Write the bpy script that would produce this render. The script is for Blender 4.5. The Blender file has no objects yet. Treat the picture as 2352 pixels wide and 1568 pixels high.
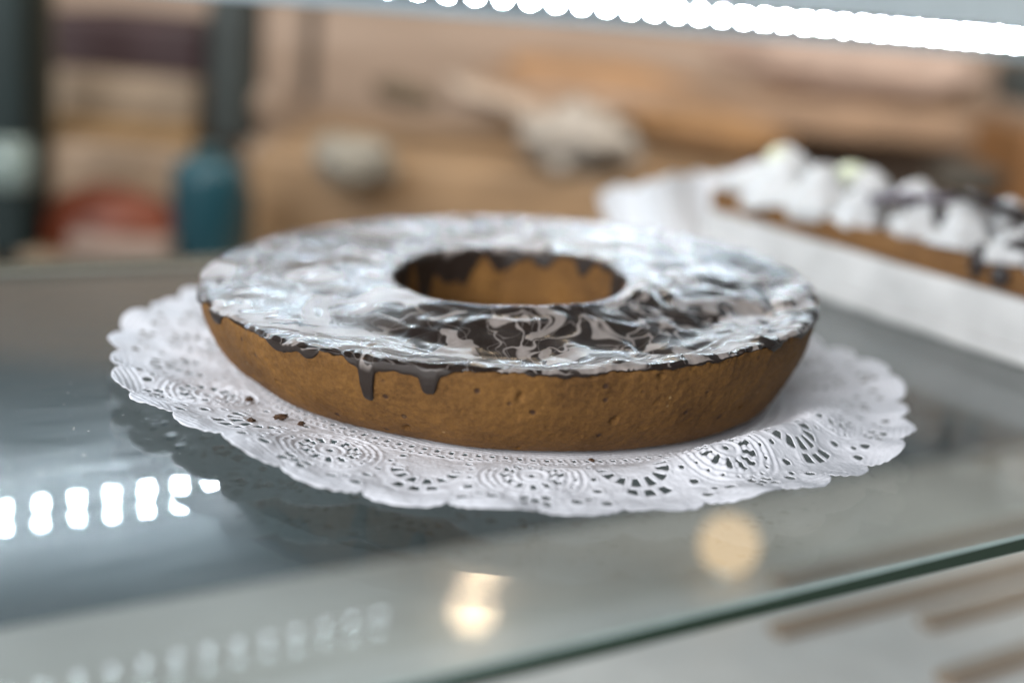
import bpy, bmesh, math, random
import numpy as np
from mathutils import Vector, Matrix

random.seed(7)
S = bpy.context.scene
C = S.collection

# ------------------------------------------------------------------ camera
F_PX, PITCH, ROLL = 3010.8, 0.25729, 0.08527          # measured on a 2352 x 1568 view of the picture
VW, VH = 2352.0, 1568.0
CAM_Z = 0.1525                                        # eye height above the glass shelf (z = 0)
fw = np.array([0, math.cos(PITCH), -math.sin(PITCH)])
rt0 = np.array([1.0, 0, 0]); up0 = np.cross(rt0, fw)
rt = math.cos(ROLL) * rt0 + math.sin(ROLL) * up0
up = -math.sin(ROLL) * rt0 + math.cos(ROLL) * up0
cam_d = bpy.data.cameras.new('camera'); cam = bpy.data.objects.new('camera', cam_d); C.objects.link(cam)
M = Matrix.Identity(4)
for i in range(3):
    M[i][0] = rt[i]; M[i][1] = up[i]; M[i][2] = -fw[i]
M[2][3] = CAM_Z
cam.matrix_world = M
cam_d.sensor_width = 36; cam_d.lens = 36 * F_PX / VW
cam_d.clip_start = 0.01; cam_d.clip_end = 60
cam_d.dof.use_dof = True; cam_d.dof.focus_distance = 0.446; cam_d.dof.aperture_fstop = 2.8
S.camera = cam

# ------------------------------------------------------------------ world, lights, exposure
w = bpy.data.worlds.new('World'); S.world = w; w.use_nodes = True
bg = w.node_tree.nodes['Background']; bg.inputs[0].default_value = (0.76, 0.90, 1.0, 1); bg.inputs[1].default_value = 0.15

def area(name, loc, target, sx, sy, power, col):
    d = bpy.data.lights.new(name, 'AREA'); d.shape = 'RECTANGLE'; d.size = sx; d.size_y = sy
    d.energy = power; d.color = col
    o = bpy.data.objects.new(name, d); C.objects.link(o); o.location = loc
    o.rotation_euler = (Vector(target) - Vector(loc)).to_track_quat('-Z', 'Y').to_euler()
    return o
area('front_fill_light', (-1.3, -1.6, 1.1), (0, 0.5, 0), 2.0, 1.4, 88, (0.94, 0.965, 1.0))  # large unseen fill added behind the viewer to light the cake front
area('background_fill_light', (0.2, 0.95, 1.0), (0.2, 2.3, .35), 2.4, 0.4, 24, (1.0, 0.90, 0.79))  # unseen warm fill added to brighten the background, turned away from the cake
S.view_settings.view_transform = 'Standard'; S.view_settings.look = 'None'
S.view_settings.gamma = 1; S.view_settings.exposure = 0.28; S.view_settings.use_curve_mapping = False
S.render.engine = 'CYCLES'
S.cycles.use_denoising = True
S.cycles.sample_clamp_indirect = 8.0
S.cycles.caustics_reflective = True; S.cycles.caustics_refractive = False
S.cycles.max_bounces = 10; S.cycles.transparent_max_bounces = 16

# ------------------------------------------------------------------ helpers
def ray(px, py):
    return fw + (px - VW / 2) / F_PX * rt - (py - VH / 2) / F_PX * up
def on_z(px, py, z=0.0):
    d = ray(px, py); k = (z - CAM_Z) / d[2]; return np.array([0, 0, CAM_Z]) + d * k
def at_y(px, py, Y):
    d = ray(px, py); k = Y / d[1]; return np.array([0, 0, CAM_Z]) + d * k

def tag(o, label=None, cat=None, group=None, kind=None):
    if label: o['label'] = label
    if cat: o['category'] = cat
    if group: o['group'] = group
    if kind: o['kind'] = kind
    return o
def empty(name, loc=(0, 0, 0), rz=0.0):
    o = bpy.data.objects.new(name, None); C.objects.link(o); o.location = loc; o.rotation_euler = (0, 0, rz)
    o.empty_display_size = 0.02
    return o
def obj(name, me, mat=None, parent=None, smooth=True):
    o = bpy.data.objects.new(name, me); C.objects.link(o)
    if mat:
        for m in (mat if isinstance(mat, (list, tuple)) else [mat]): me.materials.append(m)
    if smooth: me.polygons.foreach_set('use_smooth', np.ones(len(me.polygons), bool))
    if parent: o.parent = parent
    return o
def from_np(name, V, Fq):
    me = bpy.data.meshes.new(name)
    V = np.asarray(V, np.float32); Fq = np.asarray(Fq, np.int32); n, k = Fq.shape
    me.vertices.add(len(V)); me.vertices.foreach_set('co', V.ravel())
    me.loops.add(n * k); me.loops.foreach_set('vertex_index', Fq.ravel())
    me.polygons.add(n); me.polygons.foreach_set('loop_start', np.arange(0, n * k, k, dtype=np.int32))
    me.update(calc_edges=True); me.validate()
    return me
def bm_mesh(name, bm):
    me = bpy.data.meshes.new(name); bm.to_mesh(me); bm.free(); me.update(); return me

_rs = np.random.RandomState(11)
_perm = _rs.permutation(512)
_grad = _rs.normal(size=(512, 3)); _grad /= np.linalg.norm(_grad, axis=1)[:, None]
def noise(P):
    P = np.asarray(P, float); sh = P.shape[:-1]; P = P.reshape(-1, 3)
    I = np.floor(P).astype(int); f = P - I; u = f * f * f * (f * (f * 6 - 15) + 10)
    out = np.zeros(len(P))
    for dx in (0, 1):
        for dy in (0, 1):
            for dz in (0, 1):
                h = _perm[(_perm[(_perm[(I[:, 0] + dx) & 511] + I[:, 1] + dy) & 511] + I[:, 2] + dz) & 511]
                g = _grad[h]
                dot = (g * (f - np.array([dx, dy, dz]))).sum(1)
                wgt = (u[:, 0] if dx else 1 - u[:, 0]) * (u[:, 1] if dy else 1 - u[:, 1]) * (u[:, 2] if dz else 1 - u[:, 2])
                out += wgt * dot
    return out.reshape(sh) * 1.6
def fbm(P, o=4, gain=0.5):
    P = np.asarray(P, float); a = 1.0; s = 0
    for k in range(o):
        s = s + a * noise(P * 2 ** k + 17.3 * k); a *= gain
    return s
def sstep(a, b, x):
    t = np.clip((x - a) / (b - a), 0, 1); return t * t * (3 - 2 * t)

# ------------------------------------------------------------------ materials
def new_mat(name):
    m = bpy.data.materials.new(name); m.use_nodes = True
    return m, m.node_tree.nodes, m.node_tree.links
def P_(nodes): return nodes['Principled BSDF']
def simple(name, col, rough=0.5, var=0.25, scale=30.0, metallic=0.0, bump=0.0, bscale=200.0, spec=0.5, sss=0.0, trans=0.0):
    m, N, L = new_mat(name); p = P_(N)
    tc = N.new('ShaderNodeTexCoord'); nz = N.new('ShaderNodeTexNoise'); nz.inputs['Scale'].default_value = scale; nz.inputs['Detail'].default_value = 6
    L.new(tc.outputs['Object'], nz.inputs['Vector'])
    cr = N.new('ShaderNodeValToRGB')
    cr.color_ramp.elements[0].position = .3; cr.color_ramp.elements[1].position = .7
    cr.color_ramp.elements[0].color = (*[c * (1 - var) for c in col], 1); cr.color_ramp.elements[1].color = (*[min(1, c * (1 + var)) for c in col], 1)
    L.new(nz.outputs['Fac'], cr.inputs[0]); L.new(cr.outputs[0], p.inputs['Base Color'])
    p.inputs['Roughness'].default_value = rough; p.inputs['Metallic'].default_value = metallic
    p.inputs['Specular IOR Level'].default_value = spec
    if sss: p.inputs['Subsurface Weight'].default_value = sss; p.inputs['Subsurface Radius'].default_value = (.004, .003, .002); p.inputs['Subsurface Scale'].default_value = 1.0
    if trans: p.inputs['Transmission Weight'].default_value = trans
    if bump:
        n2 = N.new('ShaderNodeTexNoise'); n2.inputs['Scale'].default_value = bscale; n2.inputs['Detail'].default_value = 5
        L.new(tc.outputs['Object'], n2.inputs['Vector'])
        b = N.new('ShaderNodeBump'); b.inputs['Strength'].default_value = bump; b.inputs['Distance'].default_value = .001
        L.new(n2.outputs['Fac'], b.inputs['Height']); L.new(b.outputs[0], p.inputs['Normal'])
    return m
def emit(name, col, s):
    m, N, L = new_mat(name); N.remove(P_(N)); e = N.new('ShaderNodeEmission')
    e.inputs[0].default_value = (*col, 1); e.inputs[1].default_value = s
    L.new(e.outputs[0], N['Material Output'].inputs[0]); return m

def glass_mat(name, tint, haze=0.10):
    """clear sheet glass: both faces let light through and reflect by Schlick's law; a light film of grease spreads part of it"""
    m, N, L = new_mat(name); N.remove(P_(N))
    lw = N.new('ShaderNodeLayerWeight'); lw.inputs['Blend'].default_value = 0.5
    pw = N.new('ShaderNodeMath'); pw.operation = 'POWER'; pw.inputs[1].default_value = 5
    L.new(lw.outputs['Facing'], pw.inputs[0])
    ma = N.new('ShaderNodeMath'); ma.operation = 'MULTIPLY_ADD'; ma.inputs[1].default_value = .955; ma.inputs[2].default_value = .045
    L.new(pw.outputs[0], ma.inputs[0])
    tr = N.new('ShaderNodeBsdfTransparent'); tr.inputs[0].default_value = (*tint, 1)
    g1 = N.new('ShaderNodeBsdfGlossy'); g1.inputs['Roughness'].default_value = 0.0
    g2 = N.new('ShaderNodeBsdfGlossy'); g2.inputs['Roughness'].default_value = 0.20
    tc = N.new('ShaderNodeTexCoord'); mp = N.new('ShaderNodeMapping'); mp.inputs['Scale'].default_value = (1, 4, 1); mp.inputs['Rotation'].default_value = (0, 0, -.6)
    L.new(tc.outputs['Object'], mp.inputs[0])
    nz = N.new('ShaderNodeTexNoise'); nz.inputs['Scale'].default_value = 24; nz.inputs['Detail'].default_value = 9; nz.inputs['Roughness'].default_value = .72
    L.new(mp.outputs[0], nz.inputs['Vector'])
    mr = N.new('ShaderNodeMapRange'); mr.inputs['From Min'].default_value = .35; mr.inputs['From Max'].default_value = .7
    mr.inputs['To Min'].default_value = haze * .4; mr.inputs['To Max'].default_value = haze * 2.3
    L.new(nz.outputs['Fac'], mr.inputs['Value'])
    gm = N.new('ShaderNodeMixShader'); L.new(mr.outputs[0], gm.inputs[0]); L.new(g1.outputs[0], gm.inputs[1]); L.new(g2.outputs[0], gm.inputs[2])
    mx = N.new('ShaderNodeMixShader'); L.new(ma.outputs[0], mx.inputs[0]); L.new(tr.outputs[0], mx.inputs[1]); L.new(gm.outputs[0], mx.inputs[2])
    vo = N.new('ShaderNodeTexVoronoi'); vo.inputs['Scale'].default_value = 260; L.new(tc.outputs['Object'], vo.inputs['Vector'])
    sc_ = N.new('ShaderNodeSeparateColor'); L.new(vo.outputs['Color'], sc_.inputs[0])
    ga = N.new('ShaderNodeMath'); ga.operation = 'MULTIPLY'; ga.inputs[1].default_value = .11; L.new(sc_.outputs[0], ga.inputs[0])
    lt = N.new('ShaderNodeMath'); lt.operation = 'LESS_THAN'; L.new(vo.outputs['Distance'], lt.inputs[0]); L.new(ga.outputs[0], lt.inputs[1])
    ds = N.new('ShaderNodeMath'); ds.operation = 'MULTIPLY'; L.new(lt.outputs[0], ds.inputs[0])
    gt_ = N.new('ShaderNodeMath'); gt_.operation = 'GREATER_THAN'; gt_.inputs[1].default_value = .55; L.new(sc_.outputs[1], gt_.inputs[0]); L.new(gt_.outputs[0], ds.inputs[1])
    dm = N.new('ShaderNodeMath'); dm.operation = 'MULTIPLY'; dm.inputs[1].default_value = .5; L.new(ds.outputs[0], dm.inputs[0])
    df = N.new('ShaderNodeBsdfDiffuse'); df.inputs[0].default_value = (.6, .6, .58, 1)
    m3 = N.new('ShaderNodeMixShader'); L.new(dm.outputs[0], m3.inputs[0]); L.new(mx.outputs[0], m3.inputs[1]); L.new(df.outputs[0], m3.inputs[2])
    L.new(m3.outputs[0], N['Material Output'].inputs[0])
    return m

def glaze_mat():
    m, N, L = new_mat('marbled_chocolate_glaze'); p = P_(N)
    tc = N.new('ShaderNodeTexCoord')
    def nz(scale, detail, vec, rough=.5, col=False, dist=0):
        n = N.new('ShaderNodeTexNoise'); n.inputs['Scale'].default_value = scale; n.inputs['Detail'].default_value = detail
        n.inputs['Roughness'].default_value = rough; n.inputs['Distortion'].default_value = dist
        L.new(vec, n.inputs['Vector']); return n.outputs['Color' if col else 'Fac']
    def vm(op, a, b=None, sc=None):
        v = N.new('ShaderNodeVectorMath'); v.operation = op
        L.new(a, v.inputs[0])
        if b is not None:
            if isinstance(b, tuple): v.inputs[1].default_value = b
            else: L.new(b, v.inputs[1])
        if sc is not None: v.inputs['Scale'].default_value = sc
        return v.outputs[0]
    def mt(op, a, b=None, c=None):
        n = N.new('ShaderNodeMath'); n.operation = op
        for k, x in enumerate((a, b, c)):
            if x is None: continue
            if isinstance(x, (int, float)): n.inputs[k].default_value = x
            else: L.new(x, n.inputs[k])
        return n.outputs[0]
    def warp(vec, scale, amt):
        c = vm('SUBTRACT', nz(scale, 1.5, vec, col=True), (.5, .5, .5))
        return vm('ADD', vec, vm('SCALE', c, sc=amt))
    v0 = tc.outputs['Object']
    w1 = warp(v0, 28, .055); w2 = warp(w1, 60, .022); w3 = warp(w2, 140, .006)
    n1 = nz(44, 1.2, w3)
    def ramp(x, a, b):
        r = N.new('ShaderNodeMapRange'); r.interpolation_type = 'SMOOTHSTEP'
        r.inputs['From Min'].default_value = a; r.inputs['From Max'].default_value = b; L.new(x, r.inputs['Value']); return r.outputs[0]
    gate = ramp(nz(15, 2, v0), .40, .58)
    mott = mt('MULTIPLY_ADD', nz(260, 3, w2), .7, .55)
    blobs = mt('MULTIPLY', ramp(n1, .56, .58), mt('MINIMUM', mott, 1.0))
    n2 = nz(54, 1.0, w2)
    fil = mt('MULTIPLY', ramp(mt('ABSOLUTE', mt('SUBTRACT', n2, .5)), .030, .006), gate)
    n3 = nz(75, 0.0, w1)
    fil2 = mt('MULTIPLY', ramp(mt('ABSOLUTE', mt('SUBTRACT', n3, .47)), .016, .003), .35)
    sx = N.new('ShaderNodeSeparateXYZ'); L.new(v0, sx.inputs[0])
    left = ramp(sx.outputs[0], .0, -.085)
    sheen_veil = mt('MULTIPLY', ramp(nz(26, 4, w2, .65), .42, .72), mt('MULTIPLY_ADD', left, .35, .08))  # pale film, strongest at left: glaze sheen painted into the milk colour
    mask = mt('MAXIMUM', mt('MAXIMUM', blobs, fil), mt('MAXIMUM', fil2, sheen_veil))
    grain = nz(900, 4, v0)
    milk = N.new('ShaderNodeMix'); milk.data_type = 'RGBA'
    milk.inputs[6].default_value = (.24, .20, .175, 1); milk.inputs[7].default_value = (.40, .34, .31, 1); L.new(grain, milk.inputs[0])
    mix = N.new('ShaderNodeMix'); mix.data_type = 'RGBA'; mix.inputs[6].default_value = (.020, .0115, .0075, 1)
    L.new(milk.outputs[2], mix.inputs[7])
    # the milk was poured on the top only: object z measures depth below the top
    att = N.new('ShaderNodeAttribute'); att.attribute_name = 'side'
    mk = mt('MULTIPLY', mask, mt('SUBTRACT', 1.0, att.outputs['Fac']))
    L.new(mk, mix.inputs[0]); L.new(mix.outputs[2], p.inputs['Base Color'])
    rr = mt('MULTIPLY_ADD', att.outputs['Fac'], .22, mt('MULTIPLY_ADD', mk, .08, .25)); L.new(rr, p.inputs['Roughness'])
    p.inputs['Specular IOR Level'].default_value = .42
    p.inputs['Coat Weight'].default_value = .0; p.inputs['Coat Roughness'].default_value = .2
    b = N.new('ShaderNodeBump'); b.inputs['Strength'].default_value = .2; b.inputs['Distance'].default_value = .0006
    h = mt('ADD', mt('MULTIPLY', mask, .5), mt('MULTIPLY', grain, mt('MULTIPLY', mk, .25)))
    h = mt('ADD', h, mt('MULTIPLY', nz(90, 2, w2), .6))
    L.new(h, b.inputs['Height']); L.new(b.outputs[0], p.inputs['Normal'])
    return m

def sponge_mat(name='baked_sponge', a=(.072, .030, .0068), b=(.245, .114, .026)):
    m, N, L = new_mat(name); p = P_(N); tc = N.new('ShaderNodeTexCoord')
    def nz(s, d, r=.6):
        n = N.new('ShaderNodeTexNoise'); n.inputs['Scale'].default_value = s; n.inputs['Detail'].default_value = d; n.inputs['Roughness'].default_value = r
        L.new(tc.outputs['Object'], n.inputs['Vector']); return n.outputs['Fac']
    def mt(op, x, y, z=None):
        n = N.new('ShaderNodeMath'); n.operation = op
        for k, q in enumerate((x, y, z)):
            if q is None: continue
            if isinstance(q, (int, float)): n.inputs[k].default_value = q
            else: L.new(q, n.inputs[k])
        return n.outputs[0]
    mixv = mt('ADD', mt('MULTIPLY', nz(38, 5), .45), mt('MULTIPLY', nz(640, 6, .85), .55))
    cr = N.new('ShaderNodeValToRGB'); e = cr.color_ramp.elements
    e[0].position = .36; e[0].color = (*a, 1); e[1].position = .66; e[1].color = (*b, 1)
    L.new(mixv, cr.inputs[0])
    vo = N.new('ShaderNodeTexVoronoi'); vo.inputs['Scale'].default_value = 165; L.new(tc.outputs['Object'], vo.inputs['Vector'])
    sp = N.new('ShaderNodeMapRange'); sp.inputs['From Min'].default_value = .10; sp.inputs['From Max'].default_value = .22; L.new(vo.outputs['Distance'], sp.inputs['Value'])
    gate = N.new('ShaderNodeMapRange'); gate.inputs['From Min'].default_value = .62; gate.inputs['From Max'].default_value = .66
    sepc = N.new('ShaderNodeSeparateColor'); L.new(vo.outputs['Color'], sepc.inputs[0]); L.new(sepc.outputs[0], gate.inputs['Value'])
    pit = mt('MULTIPLY', mt('SUBTRACT', 1.0, sp.outputs[0]), gate.outputs[0])
    # pale crumbs
    gate2 = N.new('ShaderNodeMapRange'); gate2.inputs['From Min'].default_value = .16; gate2.inputs['From Max'].default_value = .12
    L.new(sepc.outputs[1], gate2.inputs['Value'])
    sp2 = N.new('ShaderNodeMapRange'); sp2.inputs['From Min'].default_value = .12; sp2.inputs['From Max'].default_value = .07; L.new(vo.outputs['Distance'], sp2.inputs['Value'])
    pale = mt('MULTIPLY', sp2.outputs[0], mt('MULTIPLY', gate2.outputs[0], .6))
    m1 = N.new('ShaderNodeMix'); m1.data_type = 'RGBA'; L.new(pit, m1.inputs[0]); L.new(cr.outputs[0], m1.inputs[6]); m1.inputs[7].default_value = (.05, .022, .010, 1)
    m2 = N.new('ShaderNodeMix'); m2.data_type = 'RGBA'; L.new(pale, m2.inputs[0]); L.new(m1.outputs[2], m2.inputs[6]); m2.inputs[7].default_value = (.42, .27, .12, 1)
    L.new(m2.outputs[2], p.inputs['Base Color'])
    p.inputs['Roughness'].default_value = .72; p.inputs['Specular IOR Level'].default_value = .3
    bmp = N.new('ShaderNodeBump'); bmp.inputs['Strength'].default_value = .5; bmp.inputs['Distance'].default_value = .0009
    h = mt('ADD', mt('MULTIPLY', nz(900, 6, .8), .9), mt('MULTIPLY', nz(190, 4), .15)); h = mt('SUBTRACT', h, mt('MULTIPLY', pit, 1.2))
    L.new(h, bmp.inputs['Height']); L.new(bmp.outputs[0], p.inputs['Normal'])
    return m

def wood_mat(name, c1, c2, scale=6, rough=.5, rot=(0, 0, 0)):
    m, N, L = new_mat(name); p = P_(N); tc = N.new('ShaderNodeTexCoord'); mp = N.new('ShaderNodeMapping')
    mp.inputs['Scale'].default_value = (1, 6, 6); mp.inputs['Rotation'].default_value = rot; L.new(tc.outputs['Object'], mp.inputs[0])
    nz = N.new('ShaderNodeTexNoise'); nz.inputs['Scale'].default_value = scale; nz.inputs['Detail'].default_value = 8; nz.inputs['Distortion'].default_value = 1.0
    L.new(mp.outputs[0], nz.inputs['Vector'])
    cr = N.new('ShaderNodeValToRGB'); e = cr.color_ramp.elements; e[0].position = .3; e[1].position = .72; e[0].color = (*c1, 1); e[1].color = (*c2, 1)
    L.new(nz.outputs['Fac'], cr.inputs[0]); L.new(cr.outputs[0], p.inputs['Base Color']); p.inputs['Roughness'].default_value = rough
    return m

GLASS = glass_mat('clear_shelf_glass', (.95, .975, .97), .40)
def edge_mat():
    m, N, L = new_mat('green_glass_edge'); p = P_(N)
    p.inputs['Base Color'].default_value = (.013, .038, .019, 1); p.inputs['Roughness'].default_value = .18
    p.inputs['Specular IOR Level'].default_value = .6
    tc = N.new('ShaderNodeTexCoord'); nz = N.new('ShaderNodeTexNoise'); nz.inputs['Scale'].default_value = 90; L.new(tc.outputs['Object'], nz.inputs['Vector'])
    mr = N.new('ShaderNodeMapRange'); mr.inputs['To Min'].default_value = .12; mr.inputs['To Max'].default_value = .35; L.new(nz.outputs['Fac'], mr.inputs['Value']); L.new(mr.outputs[0], p.inputs['Roughness'])
    return m
EDGE = edge_mat()
ARRIS = simple('arris_highlight', (.36, .44, .41), .35, .1, 60)  # pale colour paints the bright highlight line along the bevel
PAPER = simple('white_paper', (.80, .79, .82), .75, .03, 40, bump=.15, bscale=900, spec=.25)
PAPER2 = simple('white_lace_paper', (.64, .64, .65), .75, .03, 40, spec=.25)
ALU = simple('brushed_aluminium', (.55, .62, .66), .38, .08, 20, metallic=.35)
WHITE_BOARD = simple('whitewashed_board', (.50, .485, .47), .7, .14, 35, bump=.6, bscale=90)
CREAM = simple('whipped_cream', (.52, .515, .51), .45, .03, 25, sss=.15)
CHOC = simple('dark_chocolate', (.020, .012, .010), .28, .2, 60)
CRUST = sponge_mat('tart_crust', (.10, .045, .014), (.24, .115, .035))
SPONGE = sponge_mat()
GLAZE = glaze_mat()
CRUMB = simple('dark_crumb', (.07, .032, .012), .7, .4, 900)

# ------------------------------------------------------------------ case geometry: long direction D, depth direction Nn
YAW = 0.58965
D = np.array([math.cos(YAW), math.sin(YAW), 0]); Nn = np.array([-math.sin(YAW), math.cos(YAW), 0])
front0 = on_z(1641, 1399); back0 = on_z(240, 592.5)
a_front = float(front0 @ Nn); a_back = float(back0 @ Nn)
T = 0.0062
def case_pt(s, n, z): return D * s + Nn * n + np.array([0, 0, z])
CASE_RZ = YAW

def glass_shelf(zc, n0, n1, s0, s1, mat, label):
    t = empty('glass_shelf', (0, 0, zc), CASE_RZ)         # local x runs along the case, local y into it
    tag(t, label, 'glass shelf')
    c = .0009
    bm = bmesh.new()
    for z in (0, -T):
        vs = [bm.verts.new((x, y, z)) for x, y in ((s0, n0 + c), (s1, n0 + c), (s1, n1 - c), (s0, n1 - c))]
        bm.faces.new(vs)
    obj('pane', bm_mesh('pane', bm), mat, t, False)
    for nm, y, sg in (('polished_edge', n0, 1), ('polished_edge', n1, -1)):
        bm = bmesh.new()
        prof = [(y + sg * c, 0), (y, -c), (y, -T + c), (y + sg * c, -T)]
        ns = 60
        rows = []
        for i in range(ns + 1):
            x = s0 + (s1 - s0) * i / ns
            rows.append([bm.verts.new((x, p[0], p[1])) for p in prof])
        for i in range(ns):
            for k in range(3):
                f = bm.faces.new((rows[i][k], rows[i + 1][k], rows[i + 1][k + 1], rows[i][k + 1])); f.material_index = 1 if k != 1 else 0
        bmesh.ops.recalc_face_normals(bm, faces=bm.faces)
        obj(nm, bm_mesh(nm, bm), [EDGE, ARRIS], t, False)
    return t
glass_shelf(0, a_front, a_back, -1.2, 1.6, GLASS, 'clear glass shelf with green front edge carrying the chocolate ring cake')

# LED strip at the back of the case
led0 = np.array([-.007, .868, .1505]); LN = float(led0 @ Nn); LS = float(led0 @ D)
t = empty('led_strip', (0, 0, 0), CASE_RZ)
tag(t, 'row of bright white LEDs on a pale metal rail across the top', 'LED strip')
def boxbm(bm, x0, x1, y0, y1, z0, z1, bev=0):
    r = bmesh.ops.create_cube(bm, size=1.0)
    bmesh.ops.scale(bm, vec=(x1 - x0, y1 - y0, z1 - z0), verts=r['verts'])
    bmesh.ops.translate(bm, vec=((x0 + x1) / 2, (y0 + y1) / 2, (z0 + z1) / 2), verts=r['verts'])
    if bev:
        es = list({e for v in r['verts'] for e in v.link_edges}); bmesh.ops.bevel(bm, geom=es, offset=bev, segments=2, affect='EDGES', profile=.5)
LEDM = emit('led_light', (.76, .89, 1.0), 720)
DARKRAIL = simple('grey_rail', (.50, .58, .62), .5, .05)
LEDDIM = emit('dim_led_light', (.78, .93, 1.0), 17)
LEDBODY = simple('led_tape', (.16, .19, .21), .6, .05)
WHITEBAR = simple('white_painted_bar', (.55, .59, .61), .45, .03)
def led_strip(t, z, chip_mat, size, i0, i1):
    bm = bmesh.new(); boxbm(bm, -1.2, LS + i1 * .0204 - .008, LN + .0020, LN + .0038, z - .005, z + .005)
    obj('tape', bm_mesh('tape', bm), LEDBODY, t, False)
    bm = bmesh.new(); boxbm(bm, -size, size, -.0009, .0007, -size, size, .0004)
    chip_me = bm_mesh('led_chip', bm); chip_me.materials.append(LEDBODY); chip_me.materials.append(chip_mat)
    for f in chip_me.polygons:
        if f.normal.y < -.9: f.material_index = 1
    for i in range(i0, i1):
        c = bpy.data.objects.new('led_chip', chip_me); C.objects.link(c); c.parent = t
        c.location = (LS + .0204 * i, LN + .0010, z)
bm = bmesh.new(); boxbm(bm, -1.2, 1.6, LN + .004, LN + .016, .136, .199, .0015)
obj('rail', bm_mesh('rail', bm), DARKRAIL, t, False)
led_strip(t, .1505, LEDM, .0018, -36, 46)
t = empty('led_strip', (0, 0, 0), CASE_RZ)  # second dim strip and bar, added for the faint mirrored row and band
tag(t, 'added faint row of LEDs and pale bar, mirrored in the bottom left glass', 'LED strip')
bm = bmesh.new(); boxbm(bm, -1.2, LS - .07, LN - .010, LN + .018, .201, .236, .002)
obj('bar', bm_mesh('bar', bm), WHITEBAR, t, False)
bm = bmesh.new(); boxbm(bm, -1.2, LS - .07, LN + .004, LN + .016, .2365, .285, .0015)
obj('rail', bm_mesh('rail', bm), ALU, t, False)
led_strip(t, .266, LEDDIM, .003, -26, -3)

# ------------------------------------------------------------------ ring cake
CX, CY, RO, RI = -.0031, .5313, .125, .0493
H0, TX, TY = .0388, .049, .037
def top_h(x, y): return H0 + TX * x + TY * y
cake = empty('ring_cake', (CX, CY, .0012))
tag(cake, 'brown ring cake with glossy marbled chocolate glaze on a white lace doily', 'cake')
NT = 1200
th = np.linspace(0, 2 * np.pi, NT, endpoint=False)
circ = np.stack([np.cos(th), np.sin(th)], 1)
def ang(a): return (np.degrees(th) - a + 180) % 360 - 180
# outer wall profile: (radius offset from RO, height fraction)
prof_o = np.array([[0.000, 1.0], [0.0004, .93], [-.0006, .82], [-.0016, .70], [-.0032, .57], [-.0054, .44], [-.0080, .31], [-.0112, .19], [-.0150, .09], [-.0190, .025], [-.026, 0.0]])
prof_i = np.array([[0.0, 1.0], [-.0004, .9], [-.0010, .75], [-.0018, .55], [-.002, .35], [.0005, .16], [.005, .05], [.011, 0.0]])
rim_n = fbm(np.stack([circ[:, 0] * 22, circ[:, 1] * 22, np.zeros(NT)], 1), 4, .6)
rim_l = fbm(np.stack([circ[:, 0] * 3.1, circ[:, 1] * 3.1, np.full(NT, 4.)], 1), 2)
def resample(p, n):
    d = np.r_[0, np.cumsum(np.linalg.norm(np.diff(p * [1, .04], axis=0), axis=1))]; q = np.linspace(0, d[-1], n)
    # smooth interpolation
    return np.stack([np.interp(q, d, p[:, 0]), np.interp(q, d, p[:, 1])], 1)
po = resample(prof_o, 70); pi_ = resample(prof_i, 40)
for p in (po, pi_):
    for _ in range(8): p[1:-1] = .25 * p[:-2] + .5 * p[1:-1] + .25 * p[2:]
def wall(base, dr, hf):
    r = base + dr
    x = circ[:, 0] * r; y = circ[:, 1] * r
    return x, y, top_h(x, y) * hf
rows = []
for k in range(len(pi_) - 1, -1, -1): rows.append(wall(RI + rim_l * .001, pi_[k, 0], pi_[k, 1]))
ntop = 26
for k in range(1, ntop):
    s = k / ntop; rows.append(wall(RI + (RO - RI) * s, 0, 1.0 - .30 * math.sin(math.pi * s) ** .6))
for k in range(len(po)): rows.append(wall(RO + rim_l * .0012, po[k, 0], po[k, 1]))
V = np.array([np.stack(r, 1) for r in rows])               # rows, NT, 3
nr = len(rows)
amp = np.full(nr, .00035); amp[:len(pi_)] = .0004
P3 = V.reshape(-1, 3)
n_f = fbm(P3 * 300, 3, .6).reshape(nr, NT); n_m = fbm(P3 * 60 + 9, 3).reshape(nr, NT); n_p = noise(P3 * 190 + 40).reshape(nr, NT)
pit = np.clip((n_p - .62) / .25, 0, 1) ** .7
rad = np.concatenate([circ, np.zeros((NT, 1))], 1)
dirs = np.zeros((nr, NT, 3)); dirs[:len(pi_)] = -rad; dirs[len(pi_) + ntop - 1:] = rad
V = V + dirs * (n_f * .00030 + n_m * .00035 - pit * .0014)[..., None]
# ragged lip: the crust stands up in teeth at the rim
k0 = len(pi_) + ntop - 1
lip = np.clip(rim_n, -.6, 1.2)
for j, wgt in ((k0 - 1, .5), (k0, 1.0), (k0 + 1, .9), (k0 + 2, .7), (k0 + 3, .45), (k0 + 4, .2)):
    V[j, :, 2] += wgt * (lip * .0009 - .0006)
    V[j, :, :2] += wgt * circ * (rim_n * .0006)[:, None]
V[..., 2] = np.maximum(V[..., 2], 0)
def gridfaces(nr, nt, closed=True):
    i, j = np.meshgrid(np.arange(nr - 1), np.arange(nt if closed else nt - 1), indexing='ij'); j2 = (j + 1) % nt
    return np.stack([i * nt + j, (i + 1) * nt + j, (i + 1) * nt + j2, i * nt + j2], -1).reshape(-1, 4)
me = from_np('sponge', V.reshape(-1, 3), gridfaces(nr, NT)[:, ::-1])
obj('sponge', me, SPONGE, cake)

# glaze: runs from inside the hole over the top and down the outside in drips
def drip(a, wdt, ln, pw=4): return ln * np.exp(-np.abs(ang(a) / wdt) ** pw)
rag = fbm(np.stack([circ[:, 0] * 15, circ[:, 1] * 15, np.full(NT, 7.7)], 1), 4, .6)
rag2 = fbm(np.stack([circ[:, 0] * 5, circ[:, 1] * 5, np.full(NT, 2.2)], 1), 2)
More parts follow.
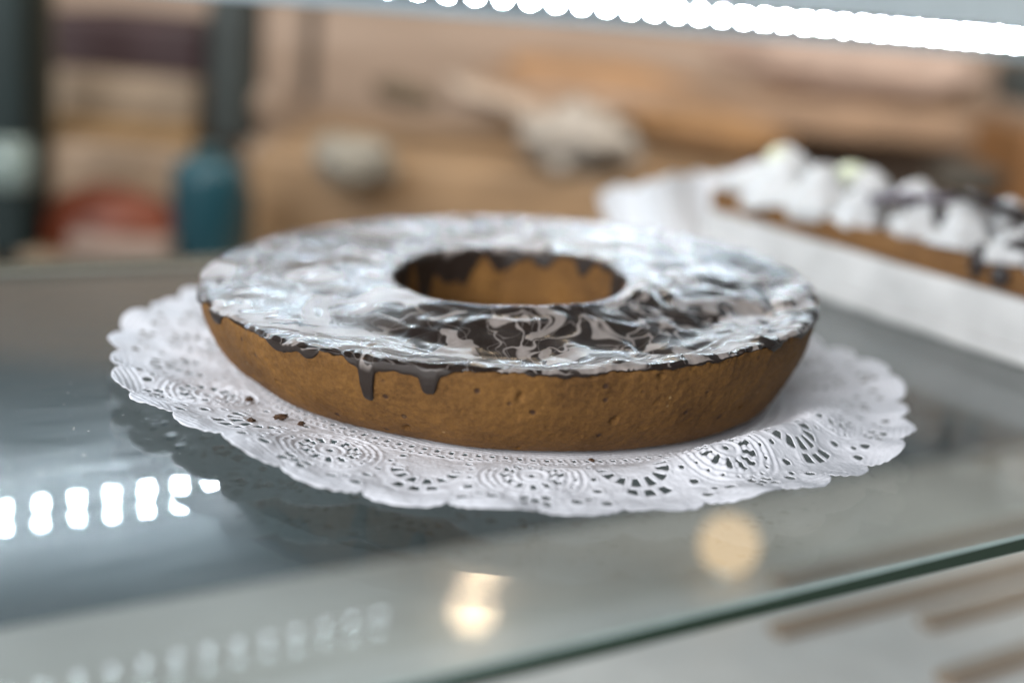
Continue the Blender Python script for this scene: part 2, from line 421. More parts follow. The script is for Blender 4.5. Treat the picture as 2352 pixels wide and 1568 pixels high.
# the glaze front edge recedes to the rim in places (negative: it stops short of it)
Lo = -.0001 + .0012 * np.clip(rag, -.8, 1.5) + .0012 * rag2
Lo = Lo + .0034 * np.exp(-(np.abs(ang(-104.5) / 9)) ** 4)
for a_, w_, l_, p_ in ((-110.6, 1.1, .0122, 7), (-110.8, 2.8, .0030, 2), (-100.5, 1.35, .0066, 6), (-101, 4.0, .0015, 2), (-126.5, 3.2, .0052, 3), (-121.0, 1.6, .0042, 3), (-147.5, 2.0, .0058, 3), (-163, 3.0, .0065, 3), (-157, 2.0, .003, 3), (-27, 7.0, .0030, 4), (-16, 2.5, .003, 3), (-40, 2, .002, 3), (-80, 9, .0012, 2), (-60, 4, .0008, 2),
                       (30, 3, .004, 3), (75, 4, .005, 3), (120, 3, .004, 3), (150, 4, .004, 3)):
    Lo = Lo + drip(a_, w_, l_, p_)
Lo = Lo - .0022 * np.exp(-np.abs(ang(-116.2) / 2.0) ** 4) - .0022 * np.exp(-np.abs(ang(-152.5) / 2.0) ** 4) - .0016 * np.exp(-np.abs(ang(-139) / 1.6) ** 4)
Lo = np.maximum(Lo, -.0016)
ragi = fbm(np.stack([circ[:, 0] * 7, circ[:, 1] * 7, np.full(NT, 3.1)], 1), 3, .6)
Li = .0022 + .0025 * ragi
for a_, w_, l_ in ((122, 13, .013), (141, 6, .018), (95, 8, .007), (74, 5, .004), (20, 6, .026), (160, 6, .012), (175, 5, .010), (48, 5, .003)):
    Li = Li + drip(a_, w_, l_)
Li = np.clip(Li, .001, .030)
def arc_o(L):
    """point on the outer wall, L metres of drop below the rim (negative: in from the rim on the top)"""
    hf = 1 - np.maximum(L, 0) / .038
    dr = np.interp(-hf, -po[:, 1], po[:, 0]) + np.minimum(L, 0)
    return dr, hf
def arc_i(L):
    hf = 1 - np.maximum(L, 0) / .040
    return np.interp(-hf, -pi_[:, 1], pi_[:, 0]), hf
TH = .0008
_k = np.linspace(0, 1, 201); _v = np.interp(_k, [0, .03, .06, .10, .46, .56, .70, .90, 1], [0, -.0014, -.0020, -.0014, .0056, .0066, .0058, .0012, 0])
for _ in range(60): _v[1:-1] = .25 * _v[:-2] + .5 * _v[1:-1] + .25 * _v[2:]
TRK, TRV = _k, _v
rows = []; side = []
NI, NTOP, NO = 16, 84, 26
for k in range(NI):                                          # inside the hole, from the drip ends upward
    s = 1 - k / NI; L = Li * s
    dr, hf = arc_i(L); th_ = TH * np.sqrt(np.clip(1 - s ** 6, 0, 1)) * .9 - .0004 * (s > .999)
    r = RI + rim_l * .001 + dr - th_; x = circ[:, 0] * r; y = circ[:, 1] * r
    rows.append(np.stack([x, y, top_h(x, y) * hf + .0006 * (1 - s)], 1)); side.append(np.clip(s * 4, 0, 1))
Rout = RO + rim_l * .0012 + np.minimum(Lo, 0)
for k in range(NTOP + 1):
    s = k / NTOP
    r = (RI + rim_l * .001) * (1 - s) + Rout * s
    ed = np.minimum(s, 1 - s) * (RO - RI)
    rnd = TH * np.sqrt(np.clip(1 - (1 - np.clip(ed / .0013, 0, 1)) ** 2, 0, 1))
    x = circ[:, 0] * r; y = circ[:, 1] * r
    z = top_h(x, y) + rnd + .0002
    Pn = np.stack([x, y, np.zeros(NT)], 1)
    wv = noise(Pn * 42 + fbm(Pn * 25, 2)[:, None] * .9 + 5) * .0017 + noise(Pn * 95 + noise(Pn * 40)[:, None] * 1.2 + 3) * .00062 + noise(Pn * 210 + 8) * .0001
    # the glaze sank into a shallow trough on the near side, a gentler one behind
    front = np.exp(-(np.abs(ang(-64)) / 62) ** 4)
    tr_ = float(np.interp(s, TRK, TRV))
    calm = .50 + .5 * front + .35 * np.exp(-(ang(-25) / 40) ** 2)
    wv = wv * calm - tr_ * (.12 + .88 * front)
    z = z + wv * np.clip(ed / .005, .12, 1) + np.where(s > .9, (s - .9) / .1, 0) * (lip * .0006 - .0004)
    rows.append(np.stack([x, y, z], 1)); side.append(0.0)
for k in range(1, NO + 1):                                   # down the outside
    s = k / NO; L = np.where(Lo > 0, Lo * s, Lo)
    dr, hf = arc_o(L)
    th_ = (TH + .0008 * np.clip((Lo - .004) / .008, 0, 1) * s) * np.sqrt(np.clip(1 - s ** 8, 0, 1)) * np.clip(Lo / .0015, 0, 1) - .0003 * (s > .99)
    r = RO + rim_l * .0012 + dr + th_ + circ[:, 0] * 0; x = circ[:, 0] * r; y = circ[:, 1] * r
    z = top_h(x, y) * hf + .0002 * (1 - s) + (lip * .0006 - .0004) * (1 - s) - np.where(Lo <= 0, .0011 * s, 0)
    nm = noise(np.stack([x, y, z], 1) * 60 + 9)
    rows.append(np.stack([x, y, z], 1) + rad * (np.maximum(nm, -.3) * .0008)[:, None] * s); side.append(min(1, s * 3.5))
V = np.array(rows); nr = len(rows)
me = from_np('glaze', V.reshape(-1, 3), gridfaces(nr, NT)[:, ::-1])
at = me.attributes.new('side', 'FLOAT', 'POINT'); at.data.foreach_set('value', np.repeat(np.array(side, np.float32), NT))
obj('glaze', me, GLAZE, cake)

# ------------------------------------------------------------------ lace doily
def doily_mesh(RD=.1605, nth=1800, seed=0):
    t_ = np.linspace(0, 2 * np.pi, nth, endpoint=False)
    rr_ = np.r_[np.linspace(.02, .088, 8), np.arange(.0885, RD + 1e-6, .00055)]
    scal = np.abs(np.sin(18 * t_)) ** .55
    Ro = RD * (1 + .038 * (scal - .6) + .012 * np.cos(12 * t_))
    s_ = np.clip((rr_ - .10) / (RD - .10), 0, 1)
    R = rr_[:, None] + (s_ ** 2)[:, None] * (Ro - RD)[None, :]
    TT = np.broadcast_to(t_, R.shape)
    per = 2 * np.pi / 12
    tl = (TT + per / 2) % per - per / 2
    def field(R, tl):
        a = tl * .135; b = R
        A = np.abs(a)
        F = np.full(R.shape, .01)
        def circle(ca, cb, rad): return np.hypot(A - ca, b - cb) - rad
        # rosette: ten wedge slots round (0, .131)
        da, db = a, b - .1315; q = np.hypot(da, db); ph = np.arctan2(db, da)
        nw = 12; pl = np.abs((ph + np.pi / nw) % (2 * np.pi / nw) - np.pi / nw) * q
        slot = np.maximum(np.maximum(.0058 - q, q - .0108), pl - (q * .118))
        F = np.minimum(F, slot)
        nw2 = 18; pl2 = np.abs((ph) % (2 * np.pi / nw2) - np.pi / nw2) * q
        F = np.minimum(F, np.hypot(pl2, q - .0143) - .0007)
        F = np.minimum(F, q - .0011)
        # fans of arched openings between the rosettes, held by thin bars
        u = A - .0353; v = b - .1275; qf = np.hypot(u, v); pf = np.arctan2(v, u)
        for q0, q1, nb, ph0 in ((.0082, .0128, 8, .0), (.0145, .0185, 11, .0)):
            st = np.pi * 1.12 / nb; pp = pf + .06 * np.pi
            pc = (np.clip(np.floor(pp / st), 0, nb - 1) + .5) * st
            dpf = np.abs(pp - pc) * qf
            fan = np.maximum(np.maximum(q0 - qf, qf - q1), dpf - (st * qf / 2 - .0010))
            fan = np.where(qf > .0140, np.maximum(fan, np.abs(np.cos(pf)) * .02 - .0095), fan)
            F = np.minimum(F, fan)
        F = F + .00022 * np.exp(-((np.degrees(t_)[None, :] - 262) / 30) ** 2)
        # edge clusters
        for ca, cb, rad in ((.0000, .1510, .0013), (.0030, .1490, .0015), (.0030, .1530, .0014), (.0118, .1505, .0017), (.0155, .1478, .0010), (.0200, .1515, .0016), (.0225, .1190, .0012), (.0195, .1420, .0014), (.0205, .1255, .0009), (.0200, .1345, .0009)):
            F = np.minimum(F, circle(ca, cb, rad))
        # inner bands of dots and short slots
        ad = (tl * .1125 + .0016) % .0032 - .0016
        F = np.minimum(F, np.hypot(ad, b - .1125) - .00075)
        ad2 = (tl * .106) % .0046 - .0023
        F = np.minimum(F, np.maximum(np.abs(ad2) - .0007, np.abs(b - .1075) - .0013))
        return F
    Fv = field(R, tl)
    e = 1e-4
    gr = (field(R + e, tl) - field(R - e, tl)) / (2 * e)
    gt = (field(R, tl + e / .135) - field(R, tl - e / .135)) / (2 * e)
    gn = np.maximum(np.hypot(gr, gt), .3)
    mv = np.abs(Fv) < .00036
    R2 = R - np.where(mv, Fv * gr / gn ** 2, 0); T2 = TT - np.where(mv, Fv * gt / gn ** 2, 0) / .135
    ok = (Fv > -.00036)
    deg = np.degrees(T2)
    def lobe(a, wd): 
        d = (deg - a + 180) % 360 - 180
        return np.exp(-(d / wd) ** 2)
    # wavy lift of the margin
    s = np.clip((R2 - .100) / .058, 0, 1.1)
    Aw = .0035 + .0028 * lobe(200, 28) + .0050 * lobe(160, 25) + .0036 * lobe(226, 15) + .0050 * lobe(5, 25) + .002 * lobe(-22, 14) + .0025 * lobe(-60, 25) + .004 * lobe(80, 40) - .0022 * lobe(255, 16)
    z = Aw * s ** 1.5 + .0011 * s * np.sin(11 * T2 + .6) + .0006 * s * np.sin(23 * T2 + 2)
    z = z + .0120 * lobe(-45, 26) * np.exp(-((R2 - .1285) / .0125) ** 2)
    z = z + .0020 * lobe(-85, 20) * np.exp(-((R2 - .127) / .012) ** 2)
    # pressed relief: wavy concentric ribs, beaded rims round the openings, veins in the lobes
    z = z + .0011 * s * noise(np.stack([R2 * 75 * np.cos(T2), R2 * 75 * np.sin(T2), np.full_like(R2, 3.3)], -1)) + .0004 * np.clip(s * 3, 0, 1) * np.abs(noise(np.stack([R2 * 160 * np.cos(T2), R2 * 160 * np.sin(T2), np.full_like(R2, 6.3)], -1)))
    rib = np.sin((R2 + .0012 * np.sin(24 * T2)) * 2 * np.pi / .0021) * np.exp(-((R2 - .099) / .0062) ** 2)
    rib2 = np.sin((R2 + .0022 * np.abs(np.sin(18 * T2))) * 2 * np.pi / .0023) * sstep(.150, .156, R2)
    z = z + rib * .00028 + rib2 * .00024 + .00034 * np.exp(-((Fv - .0004) / .0006) ** 2) * (R2 > .102)
    tlr = (T2 + per / 2) % per - per / 2
    q = np.hypot(tlr * .135, R2 - .1315); z = z + .00026 * np.cos(q * 2 * np.pi / .0026) * (q < .0185)
    z = z + .00012 * noise(np.stack([R2 * 700 * np.cos(T2), R2 * 700 * np.sin(T2), np.zeros_like(R2)], -1)) * (R2 > .1)
    V = np.stack([R2 * np.cos(T2), R2 * np.sin(T2), z], -1).reshape(-1, 3)
    nr_ = len(rr_)
    Fq = gridfaces(nr_, nth)
    keep = ok.reshape(-1)[Fq].all(1)
    Fq = Fq[keep][:, ::-1]
    used = np.unique(Fq); mp = -np.ones(len(V), int); mp[used] = np.arange(len(used))
    return from_np('doily', V[used], mp[Fq])
doily = obj('doily', doily_mesh(), PAPER)
doily.location = (CX + .004, CY - .004, .0004); doily.rotation_euler = (0, 0, math.radians(4))
sm = doily.modifiers.new('thickness', 'SOLIDIFY'); sm.thickness = .0002; sm.offset = 1
tag(doily, 'white paper lace doily with cut-out pattern and wavy edge under the ring cake', 'doily')

# crumbs on the doily
def blob_mesh(name, r, sx, sy, sz, seed, n=3, amp=.35, sc=1.3):
    bm = bmesh.new(); bmesh.ops.create_icosphere(bm, subdivisions=n, radius=1.0)
    P = np.array([v.co[:] for v in bm.verts]); d = fbm(P * sc + seed * 5.1, 3, .6)
    for v, k in zip(bm.verts, d):
        v.co = Vector((v.co.x * sx, v.co.y * sy, v.co.z * sz)) * (r * (1 + amp * k))
    return bm_mesh(name, bm)
crumb_spec = [(573, 916, .0016, 'pale brown crumb standing alone on the doily, farthest left near the ribbed paper', 1),
              (577, 966, .0017, 'dark crumb caught beside a cut-out bar of the doily', 2),
              (646, 957, .0018, 'largest dark flat crumb in the doily cut-outs left of the cake', 3),
              (692, 972, .0014, 'small dark crumb closest to the cake on the left of the doily', 4),
              (1358, 1056, .0011, 'tiny black crumb on the doily right under the front of the cake', 5)]
for px, py, r, lab, sd in crumb_spec:
    p = on_z(px, py, .004 if sd < 5 else .0015)
    o = obj('crumb', blob_mesh('crumb', r * .78, 1.5 if sd == 3 else 1, .8, .6, sd, 4, .75, 1.9), CRUMB)
    o.location = p; o.rotation_euler = (0, 0, sd * 1.1 + (.3 if sd == 3 else 0)); tag(o, lab, 'crumb', 'crumbs on the doily')

# ------------------------------------------------------------------ white board with the cream cake on the right
b1 = on_z(2352, 847); b2 = on_z(1883, 686)
bd = (b2 - b1) / np.linalg.norm(b2 - b1); bn = np.array([bd[1], -bd[0], 0])
if bn[0] < 0: bn = -bn
def to_s(px):
    # parameter along the board's front line whose picture column is px
    lo, hi = -.3, .6
    for _ in range(60):
        m_ = (lo + hi) / 2; P = b1 + bd * m_ - np.array([0, 0, CAM_Z]); c_ = VW / 2 + F_PX * (P @ rt) / (P @ fw)
        if c_ > px: lo = m_
        else: hi = m_
    return lo
s_end = to_s(1600)
LB = s_end + .12
org = b1 - bd * .12
brz = math.atan2(bd[1], bd[0])
# local frame: x along bd (away from the viewer), y must point away from the visible side
ysgn = 1 if (np.cross([0, 0, 1], bd) @ bn) > 0 else -1
def lumpy_box(name, x0, x1, y0, y1, z0, z1, mat, parent, amp=.0008, sc=70, seed=0, cuts=24, bev=.0015):
    bm = bmesh.new(); boxbm(bm, x0, x1, y0, y1, z0, z1, bev)
    bmesh.ops.subdivide_edges(bm, edges=[e for e in bm.edges if e.calc_length() > .012], cuts=cuts, use_grid_fill=True)
    P = np.array([v.co[:] for v in bm.verts]); d = np.stack([fbm(P * sc + seed + 31 * k, 3) for k in range(3)], 1) * amp
    for v, k in zip(bm.verts, d): v.co += Vector(k)
    return obj(name, bm_mesh(name, bm), mat, parent)
HB = .031
board = empty('cake_board', org, brz)
tag(board, 'thick whitewashed board under the cream-topped cake at the right', 'board')
lumpy_box('slab', 0, LB, ysgn * .0025 if ysgn > 0 else -.16, .16 if ysgn > 0 else -.0025, .007, HB, WHITE_BOARD, board, .0007, 60, 3)
lumpy_box('foot', -.001, LB + .001, 0 if ysgn > 0 else -.162, .162 if ysgn > 0 else 0, .0003, .0075, WHITE_BOARD, board, .0005, 60, 8)
tart = empty('cream_cake', org + np.array([0, 0, HB + .0004]), brz)
tag(tart, 'cake topped with white whipped cream dollops and dark chocolate pieces on the white board', 'cake')
def ylo(v): return ysgn * v
HC = .0135
y0_, y1_ = sorted((ylo(.004), ylo(.14)))
lumpy_box('crust', .003, LB - .002, y0_, y1_, 0, HC, CRUST, tart, .0011, 90, 5, 40, .001)
rnd = random.Random(5)
def dollop_mesh(seed, r, h):
    """piped whipped cream: fluted dome drawn to a soft tip"""
    n, m = 64, 26; V = []
    rn = random.Random(seed); ph = rn.random() * 6
    for k in range(m):
        s = k / (m - 1)
        rr = r * (np.cos(s * math.pi / 2) ** .75) * (1 + .10 * math.sin(s * 9 + ph)) + .0006
        for i in range(n):
            a = 2 * math.pi * i / n + s * 1.4
            fl = 1 + .10 * math.cos(6 * a + ph) * (1 - s)
            V.append((rr * fl * math.cos(a) + .25 * r * s * s * math.cos(ph), rr * fl * math.sin(a) + .25 * r * s * s * math.sin(ph), h * (s ** .9)))
    return from_np('cream_dollop', np.array(V), gridfaces(m, n))
proto = [dollop_mesh(k, .0125, .021) for k in range(4)]
for me in proto: me.materials.append(CREAM); me.polygons.foreach_set('use_smooth', np.ones(len(me.polygons), bool))
k = 0
for row, (yo, n) in enumerate(((.0190, 11), (.043, 10), (.068, 10))):
    for i in range(n):
        x = LB - .014 - i * (LB - .02) / (n - .4) - row * .006
        o = bpy.data.objects.new('cream_dollop', proto[k % 4]); C.objects.link(o); o.parent = tart; k += 1
        sc = 1.14 + rnd.uniform(-.12, .2) + (.55 if i == 1 and row == 0 else 0) + (.25 if i in (0, 2) and row < 2 else 0)
        o.location = (x - .006 + rnd.uniform(-.003, .003), ylo(yo + rnd.uniform(-.002, .003)), HC - .002)
        o.rotation_euler = (rnd.uniform(-.2, .2), rnd.uniform(-.2, .2), rnd.random() * 6); o.scale = (sc, sc, sc * rnd.uniform(.75, 1.05))
# chocolate: flat shards laid over the cream, runs over the edge
def shard(x, y, z, lx, ly, lz, rx, ry, rz, seed, m=CHOC, nm='chocolate_shard'):
    o = obj(nm, blob_mesh(nm, 1.0, lx, ly, lz, seed, 3, .25), m, tart); o.location = (x, ylo(y), z); o.rotation_euler = (rx, ry, rz); return o
def tx(px): return to_s(px) + .12
shard(tx(1960), .030, .031, .030, .016, .0035, .1, .15, .3, 1, simple('bloomed_chocolate', (.10, .08, .10), .35, .3, 60))
shard(tx(2085), .050, .034, .02, .013, .003, .2, -.2, 1.0, 2)
shard(tx(2260), .018, .0235, .012, .010, .004, .1, .1, .6, 3)
shard(tx(2200), .004, .012, .005, .0032, .009, 0, .1, 0, 4)
shard(tx(2255), .0025, .0085, .006, .003, .006, 0, .1, 0, 5)
shard(tx(2420), .02, .024, .012, .009, .004, 0, .1, 0, 6)
for q in range(9):
    shard(.03 + q * .031 + rnd.uniform(-.006, .006), .030 + .024 * (q % 2), HC + .010, .008, .006, .0075, rnd.uniform(-.4, .4), .3, q, 20 + q)
FRUIT = simple('pale_green_fruit', (.62, .64, .46), .4, .2, 60, sss=.2)
shard(tx(1668), .030, .037, .008, .006, .006, 0, .2, .4, 7, FRUIT, 'fruit_piece'); shard(tx(1800), .040, .036, .009, .006, .006, 0, .2, .4, 8, FRUIT, 'fruit_piece')
# ruffled paper lace at the far end of the board
def ruffle():
    nu, nv = 200, 40; V = []
    for j in range(nv):
        v = j / (nv - 1)
        for i in range(nu):
            u = i / (nu - 1); px = 1665 - 290 * u
            Y = .862 + .010 * math.sin(u * 9) - .012 * u
            yt = np.interp(px, [1370, 1400, 1470, 1530, 1600, 1665], [445, 428, 425, 402, 395, 398]) + 9 * abs(math.sin(u * 15)) - 4
            A = at_y(px, yt, Y); z = .0006 + (A[2] - .0006) * v ** 1.2
            lean = (1 - v) ** 1.5
            V.append((A[0] + .022 * lean * (1 + .2 * math.sin(u * 22)), Y - .012 * lean + .0012 * math.sin(u * 40) * v, z))
    return from_np('paper_lace', np.array(V), gridfaces(nv, nu, False))
rf = obj('paper_lace', ruffle(), PAPER2)
sm = rf.modifiers.new('thickness', 'SOLIDIFY'); sm.thickness = .0004
tag(rf, 'white paper lace standing up behind the far left end of the white board', 'paper lace')

# ------------------------------------------------------------------ lower shelf seen through the glass
lowz = -.22
LOWER = simple('pale_laminate', (.50, .475, .445), .5, .14, 8)
lo = empty('lower_shelf', (0, 0, lowz), CASE_RZ)
tag(lo, 'pale lower shelf of the display case seen through the glass', 'shelf')
bm = bmesh.new(); boxbm(bm, -1.2, 1.6, a_front - .5, a_back + .03, -.018, 0, .002); obj('board', bm_mesh('board', bm), LOWER, lo, False)
bm = bmesh.new(); boxbm(bm, -1.2, 1.6, a_back + .032, a_back + .044, -.30, -.012, .002)
bp = obj('back_panel', bm_mesh('back_panel', bm), simple('dark_teal_panel', (.030, .058, .066), .5, .2, 10)); bp.rotation_euler = (0, 0, CASE_RZ)
tag(bp, 'dark panel closing the back of the case below the glass shelf', 'panel')

# ------------------------------------------------------------------ the bakery behind the case
def px_box(name, x0, y0, x1, y1, Y, depth, col, label, cat, mat=None, bev=.012, parent=None, group=None, top_only=False):
    A = at_y(x0, y1, Y); B = at_y(x1, y0, Y); A2 = at_y(x0, y0, Y)
    cx = (A[0] + B[0]) / 2; z0 = min(A[2], at_y(x1, y1, Y)[2]); z1 = (A2[2] + B[2]) / 2; wx = abs(B[0] - A[0])
    bm = bmesh.new(); boxbm(bm, -wx / 2, wx / 2, 0, depth, 0, z1 - z0, min(bev, wx * .2, (z1 - z0) * .2))
    o = obj(name, bm_mesh(name, bm), mat or simple(name + '_surface', col, .6, .25, 12), parent, False)
    o.location = (cx, Y, z0)
    if parent is None: tag(o, label, cat, group)
    return o
WALLM = wood_mat('warm_wood_wall', (.26, .185, .13), (.40, .31, .245), 2.2, .6)
bm = bmesh.new(); boxbm(bm, -3, 3, 2.3, 2.36, -1.2, .56)
tag(obj('wall', bm_mesh('wall', bm), WALLM, None, False), 'warm brown blurred wall behind the display case', None, None, 'structure')
FLOORM = wood_mat('floor_boards', (.14, .09, .055), (.22, .15, .10), 3, .5)
bm = bmesh.new(); boxbm(bm, -3, 3, -2, 2.3, -1.26, -1.2)
tag(obj('floor', bm_mesh('floor', bm), FLOORM, None, False), None, None, None, 'structure')
YB = 1.55
cz = at_y(475, 592, YB - .2)[2]
bm = bmesh.new(); boxbm(bm, -1.6, 1.8, YB - .25, 2.25, cz - .05, cz, .004)
ct = obj('counter', bm_mesh('counter', bm), wood_mat('counter_wood', (.25, .175, .105), (.34, .255, .17), 3, .5), None, False)
tag(ct, 'light brown wooden counter behind the case, out of focus', 'counter')
bm = bmesh.new(); boxbm(bm, -1.6, 1.8, YB - .22, YB - .18, -1.2, cz - .052); 
obj('counter_front', bm_mesh('counter_front', bm), wood_mat('counter_front_wood', (.20, .13, .075), (.30, .21, .13), 3, .5), ct, False)

px_box('storage_box', 88, 35, 472, 165, YB + .10, .3, (.030, .011, .013), 'dark maroon box on top of the beige stack, upper left', 'box')
px_box('crate', 100, 172, 455, 275, YB + .06, .3, (.27, .21, .15), 'beige crate right under the dark maroon box', 'crate')
px_box('tray', 105, 282, 445, 330, YB + .03, .3, (.26, .16, .065), 'golden brown tray under the beige crate', 'tray')
px_box('carton', 100, 336, 440, 590, YB - .02, .3, (.30, .225, .16), 'pale beige carton at the bottom of the stack on the left', 'carton')
px_box('post', 468, -60, 572, 330, YB + .02, .10, (.026, .035, .034), 'dark grey-green wide post right of the maroon box', 'post')
px_box('post', 690, -60, 724, 232, YB + .2, .05, (.085, .068, .055), 'narrow dark brown upright against the wall', 'post')
px_box('door_frame', -40, -60, 48, 640, YB - .25, .08, (.006, .018, .018), 'black-green frame upright at the far left edge', 'frame')
px_box('panel', 50, -60, 92, 640, YB - .05, .05, (.085, .075, .045), 'olive narrow panel beside the black-green frame', 'panel')
px_box('bread_box', 565, 392, 1860, 600, YB - .05, .45, (.31, .205, .115), 'long tan wooden box carrying the bags and loaves behind the ring cake', 'box')
px_box('wall_shelf', 1080, 222, 2420, 246, YB + .40, .34, (.30, .20, .13), 'brown wall shelf under the pinkish sack', 'shelf')
# teal bottle
def lathe(name, prof, mat, n=48, parent=None):
    V = []; 
    for r, z in prof:
        for i in range(n):
            a = 2 * math.pi * i / n; V.append((r * math.cos(a), r * math.sin(a), z))
    me = from_np(name, np.array(V), gridfaces(len(prof), n)); return obj(name, me, mat, parent)
bt = at_y(475, 590, YB - .2); ht = at_y(475, 340, YB - .2)[2] - bt[2]
bo = empty('bottle', bt); tag(bo, 'teal blue bottle with dark cap in front of the beige carton', 'bottle')
lathe('body', [(0, 0), (.034, 0), (.037, .004), (.037, ht * .74), (.035, ht * .84), (.026, ht * .9), (.016, ht * .93), (0, ht * .93)], simple('teal_plastic', (.018, .080, .105), .35, .2, 20), parent=bo)
lathe('cap', [(0, ht * .92), (.0165, ht * .92), (.0165, ht), (.014, ht * 1.02), (0, ht * 1.02)], simple('teal_cap', (.03, .07, .08), .4, .2, 20), parent=bo)
px_box('jar', 500, 450, 560, 590, YB - .16, .06, (.020, .045, .055), 'dark jar standing right behind the teal bottle', 'jar')
# rust coloured loaf
lp = at_y(260, 520, YB - .2)
o = obj('bread_loaf', blob_mesh('bread_loaf', 1, .075, .05, .042, 3, 4, .12), simple('rust_crust', (.13, .024, .005), .5, .5, 25)); o.location = lp
tag(o, 'rust red rounded loaf in front of the beige carton', 'bread')
px_box('plate', 150, 545, 385, 600, YB - .26, .10, (.34, .25, .20), 'pale pinkish dish under the rust red loaf', 'dish')
# glass jar that sparkles at the left edge
gj = at_y(25, 432, YB - .3); jar_m = simple('greenish_glass', (.26, .33, .31), .15, .5, 120)
lathe('glass_jar', [(0, 0), (.02, 0), (.023, .004), (.023, .036), (.018, .042), (.02, .046), (0, .047)], jar_m)
g = bpy.data.objects['glass_jar']; g.location = gj; tag(g, 'pale greenish glass jar at the far left edge of the picture', 'jar')
# paper bags and loaves in the middle
def bag(x0, y0, x1, y1, Y, col, label, rot, seed, flat=.35, cat='paper bag', name='paper_bag', amp=.5):
    A = at_y((x0 + x1) / 2, (y0 + y1) / 2, Y); wx = abs(at_y(x1, y0, Y)[0] - at_y(x0, y0, Y)[0]) / 2; hz = abs(at_y(x0, y0, Y)[2] - at_y(x0, y1, Y)[2]) / 2
    o = obj(name, blob_mesh(name, 1, wx, .06, hz, seed, 4, amp, 1.6), simple(name + '_paper', col, .6, .2, 20)); o.location = A; o.rotation_euler = (0, rot, 0); tag(o, label, cat); return o
bag(720, 320, 890, 420, YB - .1, (.30, .285, .245), 'crumpled pale grey bag left of the larger white one', .15, 2)
bag(1200, 250, 1445, 395, YB, (.42, .385, .34), 'large crumpled off-white bag in the middle of the counter', -.1, 4)
bag(1000, 215, 1330, 262, YB + .15, (.46, .38, .31), 'long pale wrapper slanting down behind the off-white bag', .27, 6, amp=.1, cat='wrapper', name='wrapper')
bag(855, 190, 1010, 245, YB + .1, (.11, .085, .055), 'dark olive bundle on the shelf left of the long pale wrapper', .2, 8, cat='bundle', name='bundle', amp=.15)
bag(560, 330, 780, 395, YB + .05, (.40, .33, .27), 'pale beige folded cloth between teal bottle and grey bag', 0, 9, cat='cloth', name='cloth', amp=.1)
bag(490, 190, 640, 285, YB + .12, (.42, .34, .28), 'rounded pale loaf beside the wide dark post', 0, 10, cat='bread', name='bread_loaf', amp=.12)
bag(1450, 255, 1830, 345, YB + .2, (.30, .17, .075), 'long golden brown loaf at the back right of the off-white bag', .08, 12, cat='bread', name='bread_loaf', amp=.1)
bag(1650, 60, 2250, 230, YB + .5, (.44, .33, .27), 'pinkish beige sack high up against the wall', .03, 13, cat='sack', name='sack', amp=.2)
bag(1150, 140, 1620, 220, YB + .5, (.34, .19, .085), 'amber coloured baguette tray high against the wall', .04, 14, cat='tray', name='bread_tray', amp=.1)
bag(2130, 370, 2300, 450, YB, (.060, .055, .045), 'dark olive lump behind the cream cake at the right', 0, 15, cat='bundle', name='bundle', amp=.15)
px_box('cabinet', 2305, 300, 2420, 620, YB + .1, .2, (.24, .12, .045), 'orange brown cabinet at the right edge behind the cake', 'cabinet')
px_box('speaker', 2325, 140, 2420, 240, YB + .3, .1, (.035, .045, .045), 'small dark box high at the right edge', 'box')

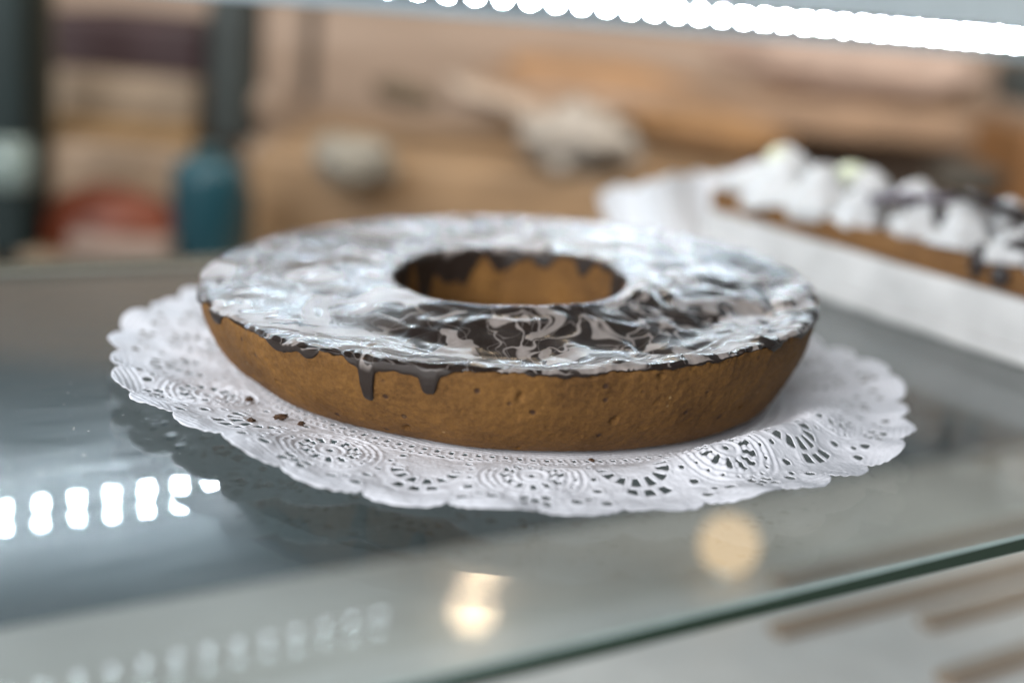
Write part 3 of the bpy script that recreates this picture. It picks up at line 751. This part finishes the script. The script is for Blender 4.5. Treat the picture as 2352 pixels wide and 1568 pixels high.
# pendant lamps of the shop: seen as warm spots mirrored in the glass
LAMP = emit('warm_bulb', (1.0, .76, .50), 25)
for px, py, dist, lab in ((1110, 1300, 1.7, 'warm round lamp mirrored in the glass as the upper left spot'), (1085, 1392, 1.65, 'warm round lamp mirrored in the glass as the lowest spot')):
    h = on_z(px, py); d = ray(px, py); d = d / np.linalg.norm(d); d[2] = -d[2]; p = h + d * dist
    L_ = empty('pendant_lamp', p); tag(L_, lab, 'lamp', 'pendant lamps of the shop')
    bm = bmesh.new(); bmesh.ops.create_uvsphere(bm, u_segments=24, v_segments=14, radius=.026); obj('bulb', bm_mesh('bulb', bm), LAMP, L_)
    lathe('socket', [(0, .055), (.014, .055), (.016, .03), (.012, .024), (0, .0235)], CHOC, parent=L_)
    bm = bmesh.new(); bmesh.ops.create_cone(bm, segments=8, radius1=.0025, radius2=.0025, depth=.5, cap_ends=True); bmesh.ops.translate(bm, vec=(0, 0, .30), verts=bm.verts); obj('cord', bm_mesh('cord', bm), CHOC, L_)

# glowing globe added on the lower shelf to make a warm spot through the glass
d_ = ray(1675, 1250); k_ = (lowz + .026 - CAM_Z) / d_[2]; p = np.array([0, 0, CAM_Z]) + d_ * k_
L_ = empty('warm_spot_globe', (p[0], p[1], lowz)); tag(L_, 'added warm glowing globe seen as a soft spot under the front of the glass shelf', 'lamp')
bm = bmesh.new(); bmesh.ops.create_uvsphere(bm, u_segments=32, v_segments=16, radius=.0205); bmesh.ops.translate(bm, vec=(0, 0, .026), verts=bm.verts)
obj('globe', bm_mesh('globe', bm), emit('warm_globe', (1.0, .74, .48), .8), L_)
lathe('base', [(0, .0002), (.010, .0002), (.010, .005), (.006, .009), (0, .009)], ALU, parent=L_)

# white tray with brown slats on the lower shelf
def low(px, py): return on_z(px, py, lowz)
ta = low(2100, 1450); tr = empty('slatted_tray', (ta[0], ta[1], lowz + .0003), CASE_RZ)
tag(tr, 'white tray with brown slats below the green glass edge at the bottom right', 'tray')
bm = bmesh.new(); boxbm(bm, -.45, .34, -.22, .10, 0, .006, .002); obj('tray', bm_mesh('tray', bm), simple('white_enamel', (.62, .595, .57), .4, .06), tr, False)
SLAT = wood_mat('brown_slat_wood', (.30, .22, .16), (.42, .32, .24), 4, .5)
for k, yy in enumerate((-.118, -.070, -.014, .018, .070)):
    bm = bmesh.new(); boxbm(bm, -.10 + .05 * (k * 7 % 3), .33, yy, yy + .014, .0063, .013, .001); obj('slat', bm_mesh('slat', bm), SLAT, tr, False)
